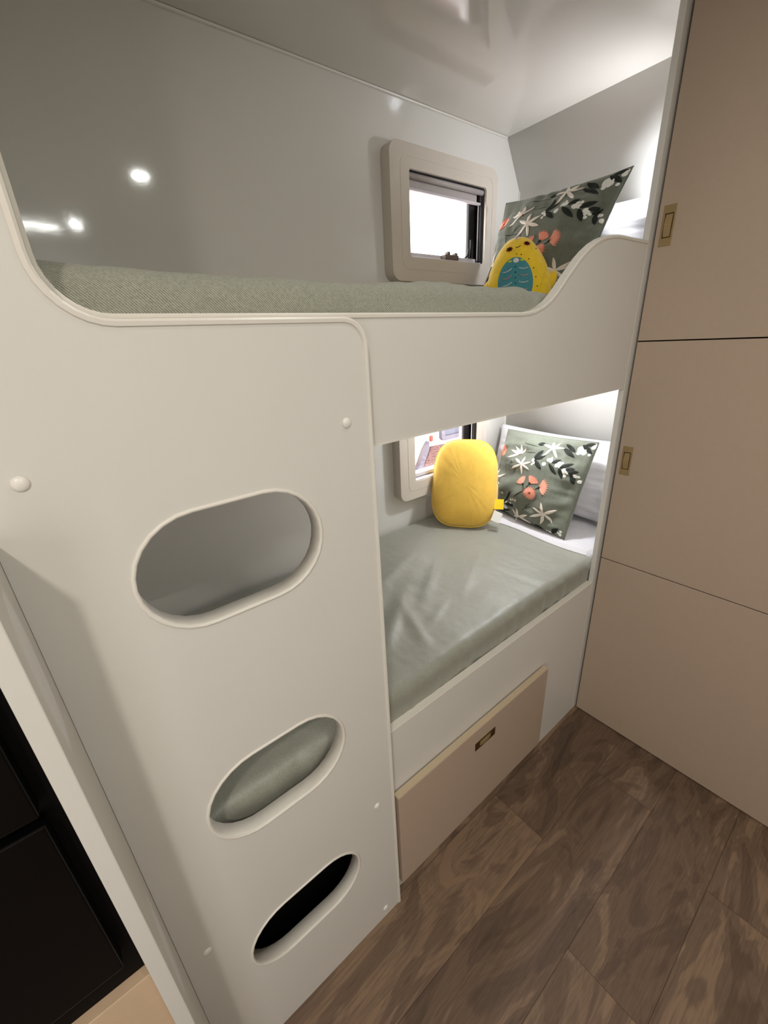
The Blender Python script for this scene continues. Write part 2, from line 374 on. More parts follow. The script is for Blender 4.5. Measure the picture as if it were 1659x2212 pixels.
# ---------------------------------------------------------------- what stands outside the lower window
tag(box('ground', (-6, 0.9, -0.62), (8, 10, -0.55), M_GROUND), kind='structure')
cv = empty('parked_caravan', (0.9, 3.2, -0.55))
tag(cv, 'white vehicle with grey framed windows seen through the lower bunk window', 'vehicle')
o = box('body', (0.2, 3.0, -0.35), (5.2, 5.0, 2.1), M_BODY, cv); bevel(o, 0.12, 4)
for a, b_, c_, d_ in ((1.05, 1.75, 0.75, 1.35), (2.33, 2.95, 0.20, 0.62)):
    f = link('window_surround', prism(rrect(a, b_, c_, d_, 0.05), [rrect(a + .05, b_ - .05, c_ + .05, d_ - .05, 0.03)], 2.95, 3.0), M_GREYM, cv)
    box('pane', (a + .04, 2.98, c_ + .04), (b_ - .04, 2.995, d_ - .04), M_OUTG, f)
link('slanted_frame', prism([(1.88, -0.12), (1.96, -0.12), (2.10, 0.16), (2.10, 0.24), (2.03, 0.16)], [], 2.93, 2.995), M_GREYM, cv)
link('speckled_panel', prism([(1.98, -0.12), (2.60, -0.12), (2.60, 0.14), (2.16, 0.16)], [], 2.95, 2.995), M_SPECK, cv)
for x, z in ((1.80, -0.10), (2.16, 0.22), (1.9, 1.5)):
    box('marker_light', (x, 2.97, z), (x + 0.045, 2.999, z + 0.07), M_OR, cv, 0.01)
for x in (1.4, 3.6):
    me = tube([(x, 3.1, -0.25), (x, 3.32, -0.25)], 0.30, 24); link('wheel', me, M_RUBBER, cv)

# ================================================================ BUNK BED JOINERY
bunk = empty('bunk_bed', (-0.64, 0.33, 0.0))
tag(bunk, 'white built-in double bunk with a three-hole ladder panel and curved guard board', 'bunk bed')
# ladder panel
YL = -0.024
def arc(cx, cz, r, a0, a1, n=8): return [(cx + r * math.cos(math.radians(a0 + (a1 - a0) * i / n)), cz + r * math.sin(math.radians(a0 + (a1 - a0) * i / n))) for i in range(n + 1)]
XR = -0.9205
outl = [(-1.360, 0.001), (XR, 0.001)] + arc(XR - 0.034, 1.379 - 0.034, 0.034, 0, 90) + arc(-1.268 + 0.055, 1.379 + 0.055, 0.055, 270, 180) + [(-1.268, CEIL + 0.014), (-1.360, CEIL + 0.014)]
def stad(x0, x1, zc, r, n=14): return arc(x1 - r, zc, r, -90, 90, n) + arc(x0 + r, zc, r, 90, 270, n)
HOLES = [stad(-1.266, -1.021, 1.100, 0.0785), stad(-1.268, -1.023, 0.690, 0.083), stad(-1.268, -1.022, 0.301, 0.0765)]
lp = link('ladder_panel', prism(outl, HOLES, YL, -0.001), M_PANEL, bunk)
for i, h in enumerate(HOLES):
    prof = [(0.0024, YL - 0.0002), (0.0018, YL - 0.0014), (-0.0006, YL - 0.0022), (-0.0028, YL - 0.0012), (-0.0034, YL + 0.003), (-0.0034, 0.001), (0.0, 0.0015), (0.001, 0.0)]
    t = link('hole_trim', ribbon(h[::1], prof, True, flip=1), M_TRIM, lp, smooth=True)
edge = [(XR, 0.001)] + [(XR, 0.3 * k) for k in range(1, 5)] + outl[2:-1]
prof = [(0.0, YL - 0.0018), (0.0035, YL - 0.0005), (0.0042, YL + 0.004), (0.0042, 0.0), (-0.0018, 0.0), (-0.0018, YL - 0.0014)]
prof = [(-0.004, YL - 0.0004), (-0.003, YL - 0.0018), (0.001, YL - 0.0024), (0.0035, YL - 0.0008), (0.0042, YL + 0.003), (0.0042, -0.001), (-0.001, -0.001)]
link('edge_trim', ribbon(edge, prof, False), M_TRIM, lp, smooth=False)
def cap(x, z, r=0.0075):
    def fn(u, v):
        a = u * 2 * PI; t = v * PI / 2
        return (x + r * math.cos(a) * math.cos(t), YL - 0.0038 * math.sin(t) - 0.0002, z + r * math.sin(a) * math.cos(t))
    link('screw_cap', bmmesh(grid_mesh(fn, 20, 7, True)), M_CAP, lp, smooth=True)
for x, z in ((-0.962, 1.246), (-1.325, 1.245), (-0.965, 0.425), (-0.965, 0.036), (-1.325, 0.422)): cap(x, z)
# guard board of the upper bunk
hump = [(-0.020, 1.5435), (-0.15, 1.5435), (-0.175, 1.543), (-0.202, 1.5405), (-0.228, 1.5365), (-0.252, 1.530), (-0.280, 1.519), (-0.306, 1.505), (-0.331, 1.4885), (-0.353, 1.470),
        (-0.374, 1.453), (-0.393, 1.436), (-0.411, 1.421), (-0.430, 1.408), (-0.452, 1.398), (-0.477, 1.3905), (-0.500, 1.387), (-0.524, 1.3855)]
top = hump + [(-0.6 - 0.1 * k, 1.3855) for k in range(6)] + arc(-1.2625 + 0.052, 1.3855 + 0.052, 0.052, 270, 180) + [(-1.2625, CEIL + 0.014)]
gb = link('guard_board', prism([(-1.36, 1.198), (-0.0205, 1.198)] + top + [(-1.36, CEIL + 0.014)], [], 0.0005, 0.016), M_PANEL, bunk)
prof = [(-0.004, 0.0001), (-0.003, -0.0012), (0.001, -0.0016), (0.0032, 0.0), (0.0032, 0.018), (-0.001, 0.018), (-0.001, 0.0)]
link('edge_trim', ribbon(top, prof, False), M_TRIM, gb)
box('edge_trim', (-0.9195, -0.0006, 1.1965), (-0.0205, 0.0165, 1.1985), M_TRIM, gb)
# lower rail board with the drawer opening
rl = link('rail_board', prism([(-0.96, 0.001), (-0.0205, 0.001), (-0.0205, 0.567), (-0.96, 0.567)], [[(-0.895, 0.065), (-0.295, 0.065), (-0.295, 0.355), (-0.895, 0.355)]], 0.0005, 0.016), M_PANEL, bunk)
box('edge_trim', (-0.96, -0.0003, 0.566), (-0.0205, 0.0185, 0.569), M_TRIM, rl, 0.0008)
# bed bases
box('upper_bed_base', (-1.359, 0.0165, 1.255), (XE - 0.0005, YB - 0.001, 1.285), M_PANEL, bunk)
box('lower_bed_base', (-1.359, 0.0165, 0.475), (XE - 0.0005, YB - 0.001, 0.505), M_PANEL, bunk)
# partition at the left end, standing forward of the ladder
bevel(box('end_partition', (-1.3785, -0.118, 0.001), (-1.3605, -0.0005, 1.20), M_PANEL, bunk), 0.0012)
box('bunk_end_panel', (-1.3785, 0.0, 0.001), (-1.3605, YB - 0.001, CEIL - 0.001), M_PANEL, bunk)
box('hole_shade_sheet', (-1.359, 0.045, 0.004), (-0.90, 0.060, 0.474), M_BLACKTRIM, bunk)  # black sheet added as the shade seen through the lowest hole
# drawer
dr = box('drawer', (-0.904, -0.0205, 0.052), (-0.285, -0.003, 0.378), M_TAUPE, bunk, 0.0008)
box('drawer_edge', (-0.904, -0.0190, 0.3765), (-0.285, -0.003, 0.3795), M_TAUPE_EDGE, dr, 0.0005)
def latch(name, parent, place, m=None):
    """flush brass latch; place(a, b, d) maps length, width, outwards to the world"""
    L, Wd = 0.0425, 0.0135
    def put(bm):
        for v in bm.verts: v.co = place(*v.co)
        return bmmesh(bm)
    bm = bmesh.new(); hole = (0.0255, 0.0095)
    # plate with its opening
    for a in ((-L, -Wd, 0, -hole[0], Wd, 0.0016), (hole[0], -Wd, 0, L, Wd, 0.0016), (-hole[0], -Wd, 0, hole[0], -hole[1], 0.0016), (-hole[0], hole[1], 0, hole[0], Wd, 0.0016)):
        box_bm(bm, a[:3], a[3:])
    o = link(name, put(bm), m or M_BRASS, parent); bevel(o, 0.0005)
    bm = bmesh.new(); box_bm(bm, (-hole[0], -hole[1], 0), (hole[0], hole[1], 0.0003)); link('latch_recess', put(bm), M_BRASS_DK, o if False else parent)
    bm = bmesh.new(); n = 14
    lo = []; hi = []
    for i in range(n + 1):
        a = -0.0235 + 0.047 * i / n; h = 0.0012 + 0.0042 * math.sin(PI * i / n) ** 1.2
        lo.append([bm.verts.new((a, -0.0070, 0.0003)), bm.verts.new((a, 0.0078, 0.0003))]); hi.append([bm.verts.new((a, -0.0070, h)), bm.verts.new((a, 0.0078, h * 0.6))])
    for i in range(n):
        bm.faces.new((hi[i][0], hi[i + 1][0], hi[i + 1][1], hi[i][1])); bm.faces.new((lo[i][0], lo[i + 1][0], hi[i + 1][0], hi[i][0])); bm.faces.new((lo[i][1], lo[i + 1][1], hi[i + 1][1], hi[i][1]))
    link('latch_paddle', put(bm), M_BRASS, parent, smooth=False)
latch('drawer_latch', dr, lambda a, b, d: (-0.590 + a, -0.0205 - d, 0.319 - b), M_BRASS_REFL)
box('drawer_box', (-0.885, 0.02, 0.07), (-0.305, 0.5, 0.30), M_PANEL, bunk)

# ================================================================ WARDROBE
wd = empty('wardrobe', (0.2, -0.4, 0.0))
tag(wd, 'tall taupe wardrobe with three stacked flush doors at the foot of the bunks', 'wardrobe')
bevel(box('side_panel', (-0.020, 0.0, 0.001), (0.397, 0.0145, CEIL + 0.015), M_PANEL, wd), 0.0008)
box('carcass', (0.022, -1.05, 0.001), (0.397, -0.0005, CEIL + 0.015), M_DARKGAP, wd)
box('top_filler', (0.0, -1.05, 1.984), (0.0215, -0.0035, CEIL + 0.016), M_PANEL, wd, 0.0005)
for i, (za, zb) in enumerate(((0.004, 0.6575), (0.6605, 1.3145), (1.3175, 1.980))):
    d = box('door', (0.0, -0.80, za), (0.018, -0.0060, zb), M_TAUPE, wd, 0.0009)
    if i == 1: latch('door_latch', d, lambda a, b, dd: (0.0 - dd, -0.0305 - b, 0.990 + a))
    if i == 2: latch('door_latch', d, lambda a, b, dd: (0.0 - dd, -0.0305 - b, 1.574 + a))
box('end_stile', (0.0, -1.05, 0.004), (0.018, -0.804, 1.980), M_TAUPE, wd)

# ================================================================ FRIDGE AND ITS BASE
YF = -0.100
fr = empty('fridge', (-1.66, 0.15, 0.615))
tag(fr, 'black two-door fridge built in at the left of the bunk partition', 'fridge')
box('fridge_body', (-1.94, YF + 0.012, 0.616), (-1.380, 0.5, 1.145), M_BLACKTRIM, fr)
d = box('lower_door', (-1.925, YF - 0.008, 0.672), (-1.3975, YF + 0.012, 0.938), M_BLACK, fr, 0.002)
d = box('upper_door', (-1.925, YF - 0.008, 0.950), (-1.3975, YF + 0.012, 1.13), M_BLACK, fr, 0.002)
fb = empty('fridge_cabinet', (-1.66, 0.15, 0.0))
tag(fb, 'plain beige cabinet base under the black fridge', 'cabinet')
box('front_panel', (-1.94, YF, 0.001), (-1.3795, YF + 0.018, 0.612), M_BEIGE, fb, 0.001)
box('shelf', (-1.94, YF + 0.019, 0.594), (-1.3795, 0.5, 0.612), M_BEIGE, fb)

# ================================================================ BEDDING
def bed(name, x0, x1, y0, y1, z0, z1, r, mat_, nx, amp, crease, parent=None, sag=None):
    prof = []
    for i in range(7): prof.append((y0, z0 + (z1 - r - z0) * i / 6, (-1, 0)))
    for i in range(1, 9):
        a = PI - PI / 2 * i / 8; prof.append((y0 + r + r * math.cos(a), z1 - r + r * math.sin(a), (math.cos(a), math.sin(a))))
    nt_ = 70
    for i in range(1, nt_): prof.append((y0 + r + (y1 - y0 - 2 * r) * i / nt_, z1, (0, 1)))
    for i in range(9):
        a = PI / 2 - PI / 2 * i / 8; prof.append((y1 - r + r * math.cos(a), z1 - r + r * math.sin(a), (math.cos(a), math.sin(a))))
    prof.append((y1, z0, (1, 0)))
    bm = bmesh.new(); rows = []
    for i in range(nx + 1):
        x = x0 + (x1 - x0) * i / nx; row = []
        for (y, z, n) in prof:
            d = amp * fbm((x, y * 1.4, z * 2), 7) + crease(x, y, z)
            if n[0] > 0.5: d = min(d, 0)
            row.append(bm.verts.new((x, y + n[0] * d, z + n[1] * d)))
        rows.append(row)
    for A, B in zip(rows, rows[1:]):
        for j in range(len(prof) - 1): bm.faces.new((A[j], A[j + 1], B[j + 1], B[j]))
    bm.faces.new(rows[0]); bm.faces.new(rows[-1][::-1])
    bm.faces.new([r_[0] for r_ in rows][::-1] + [r_[-1] for r_ in rows])
    me = bmmesh(bm)
    o = link(name, me, mat_, parent, smooth=True, base=((x0 + x1) / 2, (y0 + y1) / 2, z0))
    return o
def crease_up(x, y, z):
    a = 0.0035 * math.sin(x * 9 + 1.0) + 0.0015 * math.sin(x * 23)
    f = noise.noise(Vector((x * 26 + z * 30, y * 3, z * 6))); k = min(max((x + 1.0) / 0.6, 0), 1); k = k * k * (3 - 2 * k)
    return a + (0.0016 + 0.0034 * k) * f + 0.003 * (1 - k)
um = bed('mattress', -1.358, XE - 0.004, 0.021, 0.640, 1.2852, 1.432, 0.022, M_DUVET, 300, 0.0012, crease_up)
tag(um, 'sage green covered mattress on the upper bunk', 'mattress', 'mattresses on the two bunks')
CR = [((-0.85, 0.10), (-0.55, 0.33), 0.007, 0.020), ((-0.86, 0.28), (-0.40, 0.47), 0.006, 0.022), ((-0.86, 0.20), (-0.60, 0.36), 0.005, 0.016), ((-0.62, 0.20), (-0.30, 0.42), 0.005, 0.018),
      ((-0.80, 0.42), (-0.45, 0.58), 0.005, 0.02), ((-0.72, 0.06), (-0.62, 0.30), 0.005, 0.016), ((-0.50, 0.16), (-0.20, 0.33), 0.003, 0.014), ((-0.84, 0.36), (-0.66, 0.42), 0.005, 0.012), ((-0.68, 0.12), (-0.50, 0.20), 0.003, 0.011)]
def crease_lo(x, y, z):
    d = 0
    for (ax, ay), (bx, by), h, wd_ in CR:
        L2 = (bx - ax) ** 2 + (by - ay) ** 2; t = ((x - ax) * (bx - ax) + (y - ay) * (by - ay)) / L2
        if -0.1 < t < 1.1:
            off = ((x - ax) * (by - ay) - (y - ay) * (bx - ax)) / math.sqrt(L2)
            d += 1.5 * h * math.exp(-(off / wd_) ** 2) * max(0, math.sin(PI * min(max(t, 0), 1)))
    f = noise.noise(Vector((x * 30, y * 5 + x * 6, z * 5)))
    side = 1.0 if z < 0.63 else 0.25
    return d + 0.004 * f * side + 0.0008 * noise.noise(Vector((x * 60, y * 60, 0)))
lm = bed('mattress', -1.358, XE - 0.004, 0.019, 0.678, 0.5052, 0.642, 0.030, M_SHEETG, 300, 0.0022, crease_lo)
tag(lm, 'sage green covered mattress on the lower bunk, creased on top', 'mattress', 'mattresses on the two bunks')
# white sheet folded back at the pillow end of the lower bunk
def sheet(u, v):
    x = 0.018 + (XE - 0.03 - 0.018) * u; y = 0.03 + 0.64 * v
    xx = x - 0.010 * math.sin(v * 9) * (1 - u) - 0.012 * (1 - v)
    z = 0.6535 + 0.0035 * fbm((xx * 1.5, y, 0), 14) + 0.003 * math.exp(-(u / 0.05) ** 2)
    if u < 0.02: z = 0.646
    if v < 0.02: z -= 0.010
    return (xx, y, z)
bm = grid_mesh(sheet, 60, 90); o = link('folded_sheet', bmmesh(bm), M_WHITEF, smooth=True, base=(0.2, 0.35, 0.645))
s = o.modifiers.new('thick', 'SOLIDIFY'); s.thickness = 0.004; s.offset = -1
tag(o, 'white sheet folded back under the cushion on the lower bunk', 'sheet')

# ---------------------------------------------------------------- pillows and cushions
def surf(C4, th, pin=0.012, pw=0.5, wr=0.0, seed=0, sagf=0.0):
    BL, BR, TR, TL = [Vector(c) for c in C4]
    n = (BR - BL).cross(TL - BL).normalized()
    def S(u, v, side=1, off=0.0):
        cu = min(max(u, 0), 1); cw = min(max(v, 0), 1)
        uu = u - (2 * u - 1) * pin * math.sin(PI * cw); vv = v - (2 * v - 1) * pin * math.sin(PI * cu)
        p = BL * (1 - uu) * (1 - vv) + BR * uu * (1 - vv) + TR * uu * vv + TL * (1 - uu) * vv
        env = max(math.sin(PI * cu) * math.sin(PI * cw), 0)
        h = th * 0.5 * env ** pw
        if wr:
            e2 = min(1, env * 5)
            # gathers radiating from the edges
            h += wr * e2 * noise.noise(Vector((u * 5 + seed, v * 5, side)))
            h += wr * 0.5 * e2 * noise.noise(Vector((u * 16 + seed, v * 4, side * 2))) * (1 - env) 
            h += wr * 0.5 * e2 * noise.noise(Vector((u * 4 + seed, v * 16, side * 3))) * (1 - env)
            if sagf: h += wr * sagf * e2 * math.sin((u * 1.1 - v * 1.6) * 15 + 2 * noise.noise(Vector((u * 3, v * 3, 7)))) * max(0, 0.6 - v)
        return p + n * (h * side + off)
    return S, n
def soft(name, C4, th, mat_, parent=None, n=70, **k):
    S, nn = surf(C4, th, **k)
    bm = bmesh.new()
    for side in (1, -1):
        g = [[bm.verts.new(S(i / n, j / n, side)) for j in range(n + 1)] for i in range(n + 1)]
        for i in range(n):
            for j in range(n):
                q = (g[i][j], g[i + 1][j], g[i + 1][j + 1], g[i][j + 1]); bm.faces.new(q if side > 0 else q[::-1])
    bmesh.ops.remove_doubles(bm, verts=bm.verts, dist=1e-5)
    me = bmmesh(bm)
    base = (Vector(C4[0]) + Vector(C4[1])) / 2
    return link(name, me, mat_, parent, smooth=True, base=base), S
STARS=[[[0.32,0.743],[[0.295,0.85],[0.225,0.819],[0.394,0.82],[0.187,0.672],[0.191,0.768]]],[[0.403,0.634],[[0.307,0.687],[0.409,0.731],[0.516,0.686],[0.519,0.597],[0.434,0.521],[0.29,0.556]]],[[0.645,0.877],[[0.619,0.941],[0.7,0.942],[0.754,0.893],[0.734,0.779],[0.589,0.773],[0.535,0.899]]],[[0.779,0.177],[[0.739,0.289],[0.889,0.261],[0.871,0.112],[0.743,0.05],[0.64,0.094],[0.65,0.206]]],[[0.489,0.01],[[0.597,0.111],[0.691,0.09],[0.662,0.01],[0.319,0.01],[0.451,0.016]]],[[0.034,0.381],[[0.063,0.507],[0.214,0.472],[0.174,0.335],[0.01,0.247]]]]
LEAVES=[[[0.529,0.731],[0.568,0.837]],[[0.536,0.724],[0.619,0.784]],[[0.54,0.716],[0.633,0.63]],[[0.684,0.707],[0.793,0.614]],[[0.72,0.724],[0.783,0.77]],[[0.811,0.69],[0.896,0.753]],[[0.808,0.681],[0.858,0.581]],[[0.868,0.68],[0.93,0.704]],[[0.895,0.653],[0.963,0.683]],[[0.918,0.655],[0.958,0.55]],[[0.745,0.892],[0.872,0.817]],[[0.752,0.939],[0.856,0.868]],[[0.888,0.957],[0.99,0.878]],[[0.907,0.957],[0.988,0.978]],[[0.494,0.892],[0.547,0.911]],[[0.275,0.141],[0.37,0.304]],[[0.151,0.01],[0.356,0.069]],[[0.145,0.01],[0.34,0.01]],[[0.163,0.01],[0.223,0.01]],[[0.299,0.131],[0.427,0.143]],[[0.872,0.01],[0.94,0.087]],[[0.664,0.01],[0.778,0.01]],[[0.057,0.197],[0.17,0.325]],[[0.638,0.01],[0.651,0.01]]]
BERRIES=[[0.521,0.712,22],[0.548,0.689,22],[0.529,0.661,15],[0.638,0.693,24],[0.667,0.745,22],[0.696,0.739,24],[0.688,0.768,14],[0.784,0.734,18],[0.773,0.704,25],[0.803,0.703,22],[0.811,0.737,15],[0.858,0.666,30],[0.855,0.646,20],[0.869,0.615,17],[0.886,0.646,15],[0.945,0.632,22],[0.968,0.632,15],[0.986,0.589,20],[0.886,0.906,38],[0.922,0.878,28],[0.883,0.87,24],[0.93,0.909,22],[0.972,0.864,15],[0.98,0.965,22],[0.979,0.942,22],[0.238,0.245,16],[0.379,0.204,18],[0.414,0.213,14],[0.456,0.217,16],[0.372,0.157,18],[0.309,0.148,24],[0.298,0.085,30],[0.238,0.06,20],[0.236,0.01,22],[0.234,0.01,15],[0.96,0.061,15],[0.957,0.03,18],[0.939,0.041,12],[0.846,0.015,12],[0.867,0.01,18],[0.817,0.01,12]]
POMS=[[[0.077,0.743],75,0,360],[[0.498,0.423],85,60,170],[[0.569,0.452],85,40,140],[[0.667,0.447],100,-30,75],[[0.6,0.349],78,0,360]]
STEMS=[[[0.427,0.248],[0.537,0.363]],[[0.537,0.363],[0.573,0.453]],[[0.533,0.362],[0.501,0.428]],[[0.637,0.401],[0.67,0.436]]]
SPRIGS=[[[0.227,0.604],[0.319,0.65]],[[0.256,0.619],[0.272,0.658]],[[0.163,0.6],[0.328,0.582]],[[0.533,0.117],[0.613,0.238]],[[0.577,0.167],[0.581,0.218]],[[0.569,0.155],[0.625,0.209]],[[0.393,0.78],[0.517,0.796]],[[0.315,0.881],[0.511,0.865]],[[0.324,0.511],[0.357,0.589]],[[0.176,0.603],[0.196,0.499]]]

STARS[4] = [[0.49, 0.035], [[0.47, 0.13], [0.61, 0.10], [0.64, 0.012], [0.40, 0.012], [0.38, 0.095]]]
POMS = [[[0.077, 0.743], 82, 0, 360], [[0.498, 0.423], 92, 88, 185], [[0.569, 0.452], 88, 15, 112], [[0.667, 0.430], 100, -38, 82], [[0.6, 0.349], 80, 0, 360]]
for s_ in STARS:
    for t_ in s_[1]: t_[1] = max(t_[1], 0.012)
US = 0.00084
def embroider(parent, S):
    bm = bmesh.new()
    def leafshape(a, b, wdt, mi, lift=0.0012, n=8, skew=0.0, tipw=0.0):
        a = Vector(a); b = Vector(b); d = b - a; L = d.length
        if L < 1e-4: return
        p = Vector((-d.y, d.x)) / L; prev = None
        for i in range(n + 1):
            t = i / n; wv = wdt * (math.sin(PI * min(t * 0.86 + 0.1, 1)) ** 0.9) if i < n else tipw
            if i == 0: wv = wdt * 0.25
            q = a + d * t
            row = []
            for s_, hh in ((-1, lift * 0.4), (0, lift * 1.3), (1, lift * 0.4)):
                w2 = q + p * (wv * s_); u_, v_ = min(max(w2.x, 0.004), 0.996), min(max(w2.y, 0.004), 0.996)
                row.append(bm.verts.new(S(u_, v_, 1, hh + 0.0008)))
            if prev:
                for k in range(2):
                    f = bm.faces.new((prev[k], prev[k + 1], row[k + 1], row[k])); f.material_index = mi
            prev = row
    def disc(c, r, mi, lift=0.0022):
        if not (0.006 < c[0] < 0.994 and 0.004 < c[1] < 0.994): return
        cen = bm.verts.new(S(c[0], c[1], 1, lift)); ring = []
        for k in range(12):
            a = 2 * PI * k / 12; u_, v_ = min(max(c[0] + r * math.cos(a), 0.004), 0.996), min(max(c[1] + r * 1.12 * math.sin(a), 0.004), 0.996)
            ring.append(bm.verts.new(S(u_, v_, 1, lift * 0.35)))
        for k in range(12):
            f = bm.faces.new((cen, ring[k], ring[(k + 1) % 12])); f.material_index = mi
    for a, b in LEAVES: leafshape(a, b, 0.020, 1)
    for a, b in STEMS: leafshape(a, b, 0.0055, 1, tipw=0.005)
    for a, b in SPRIGS: leafshape(a, b, 0.0025, 1, 0.0008)
    for c, tips in STARS:
        for t in tips: leafshape(c, t, 0.0145, 0, 0.0018)
        disc(c, 0.011, 4, 0.003)
    for c, r, a0, a1 in POMS:
        full = a1 - a0 >= 360; n = 34 if full else 19
        R = r * US * (1.0 if full else 1.15)
        cx, cy = c
        if False: cx, cy = c[0] - 0.35 * R * math.cos(math.radians((a0 + a1) / 2)), c[1] - 0.45 * R * math.sin(math.radians((a0 + a1) / 2))
        for k in range(n):
            a = math.radians(a0 + (a1 - a0) * k / (n if full else n - 1)); rr = R * (1 if k % 2 else 0.88)
            tx, ty = cx + rr * math.cos(a), cy + rr * 1.1 * math.sin(a)
            leafshape((cx + 0.15 * R * math.cos(a), cy + 0.15 * R * math.sin(a)), (tx, ty), R * (0.065 if full else 0.055), 2, 0.0015, 4, tipw=R * 0.04)
        if full:
            disc((cx, cy), R * 0.62, 2, 0.0010); disc((cx, cy), R * 0.26, 3, 0.0032)
        else:
            disc((cx, cy), R * 0.15, 1, 0.0028)
    for u, v, r in BERRIES: disc((u, v), r * 0.00082, 5)
    me = bmmesh(bm)
    return link('embroidery', me, [M_PETAL, M_LEAF, M_CORAL, M_CENT, M_CENT, M_BERRY], parent, smooth=False)
def piping(parent, S, m):
    pts = [S(i / 30, 0, 1) for i in range(30)] + [S(1, i / 30, 1) for i in range(30)] + [S(1 - i / 30, 1, 1) for i in range(30)] + [S(0, 1 - i / 30, 1) for i in range(31)]
    return link('seam_edge', tube(pts, 0.0016, 6), m, parent, smooth=True)

# lower bunk: white pillow, then embroidered cushion
lpil, S = soft('pillow', [(0.235, 0.655, 0.668), (0.235, 0.055, 0.668), (0.325, 0.06, 0.965), (0.335, 0.655, 0.972)], 0.13, M_WHITEF, pin=0.03, pw=0.45, wr=0.012, seed=3)
tag(lpil, 'white bed pillow propped against the end wall of the lower bunk', 'pillow', 'white bed pillows')
LC = [(.105, .535, .662), (.04, .145, .657), (.205, .146, .981), (.195, .52, .985)]
lc, S = soft('embroidered_cushion', LC, 0.13, M_CUSH, n=90, wr=0.016, seed=1, sagf=0.5)
tag(lc, 'grey-green cushion embroidered with native flowers on the lower bunk', 'cushion', 'embroidered cushions')
embroider(lc, S); piping(lc, S, M_CUSH)
link('zip_pull', tube([S(0.44, 0.004, 1) + Vector((-0.004, 0, 0.0)), S(0.44, 0.004, 1) + Vector((-0.012, -0.002, -0.006))], 0.002, 6), M_TAG, lc)
# upper bunk: pillow and its cushion
upil, S = soft('pillow', [(0.235, 0.655, 1.445), (0.235, 0.045, 1.445), (0.315, 0.045, 1.715), (0.325, 0.655, 1.745)], 0.14, M_WHITEF, pin=0.03, pw=0.45, wr=0.010, seed=11)
tag(upil, 'white bed pillow behind the embroidered cushion on the upper bunk', 'pillow', 'white bed pillows')
UC = [(.03, .575, 1.444), (.03, .185, 1.444), (.155, .142, 1.762), (.168, .570, 1.776)]
uc, S = soft('embroidered_cushion', UC, 0.12, M_CUSH, n=90, wr=0.018, seed=5, sagf=0.4, pin=0.04)
tag(uc, 'grey-green cushion embroidered with native flowers on the upper bunk', 'cushion', 'embroidered cushions')
embroider(uc, S); piping(uc, S, M_CUSH)

# ---------------------------------------------------------------- plain yellow cushion on the lower bunk
YC = Vector((-0.120, 0.485, 0.647)); yr = Vector((0.60, -0.80, 0)).normalized(); yu = Vector((0.13, 0.10, 0.345)).normalized(); yn = yu.cross(yr).normalized()
if yn.dot(ORIGIN - YC) < 0: yn = -yn
def outline(t):
    a = 2 * PI * t; x = math.cos(a); z = math.sin(a); e = 0.62
    X = math.copysign(abs(x) ** e, x) * 0.128; Z = math.copysign(abs(z) ** e, z) * 0.176
    return X * (1.0 + 0.04 * (-Z / 0.176)), Z + 0.178
bm = bmesh.new()
for side in (1, -1):
    rings = []
    for j in range(15):
        f = 1 - j / 14; h = 0.045 * math.sqrt(max(0, 1 - f ** 2.6))
        ring = []
        for i in range(90):
            X, Z = outline(i / 90); X *= f; Z = 0.178 + (Z - 0.178) * f
            wv = 0.0025 * noise.noise(Vector((math.cos(i / 90 * 2 * PI) * 5, math.sin(i / 90 * 2 * PI) * 5, j * 0.25))) * f
            ring.append(bm.verts.new(YC + yr * X + yu * Z + yn * ((h + wv * (1 if j else 0)) * side + 0.0)))
        rings.append(ring)
    for A, B in zip(rings[:-1], rings[1:]):
        for i in range(90):
            q = (A[i], A[(i + 1) % 90], B[(i + 1) % 90], B[i])
            try: bm.faces.new(q)
            except ValueError: pass
bmesh.ops.remove_doubles(bm, verts=bm.verts, dist=1e-5)
yc = link('yellow_cushion', bmmesh(bm), M_YEL2, smooth=True, base=YC)
tag(yc, 'rounded yellow cushion leaning beside the embroidered one on the lower bunk', 'cushion')
pts = [YC + yr * outline(i / 60)[0] * 1.0 + yu * outline(i / 60)[1] for i in range(61)]
link('seam_edge', tube(pts, 0.002, 6), M_YEL, yc, smooth=True)
def tagsheet(name, c, du, dv, m, parent, th=0.0006, lines=0):
    c = Vector(c); du = Vector(du); dv = Vector(dv); n = du.cross(dv).normalized()
    bm = bmesh.new(); k = 6
    g = [[bm.verts.new(c + du * (i / k) + dv * (j / k) + n * (0.002 * math.sin(i / k * PI))) for j in range(k + 1)] for i in range(k + 1)]
    for i in range(k):
        for j in range(k): bm.faces.new((g[i][j], g[i + 1][j], g[i + 1][j + 1], g[i][j + 1]))
    o = link(name, bmmesh(bm), m, parent); s_ = o.modifiers.new('t', 'SOLIDIFY'); s_.thickness = th; s_.offset = 0
    return o
p = YC + yr * 0.118 + yu * 0.118 + yn * 0.012
tagsheet('yellow_label', p, yr * 0.036, -yu * 0.040 + yn * 0.004, M_YEL, yc)
p2 = p + yr * 0.002 - yu * 0.044 + yn * 0.006
t2 = tagsheet('care_label', p2, yr * 0.032 - yu * 0.012, -yu * 0.040 - yr * 0.012 + yn * 0.006, M_TAG, yc)

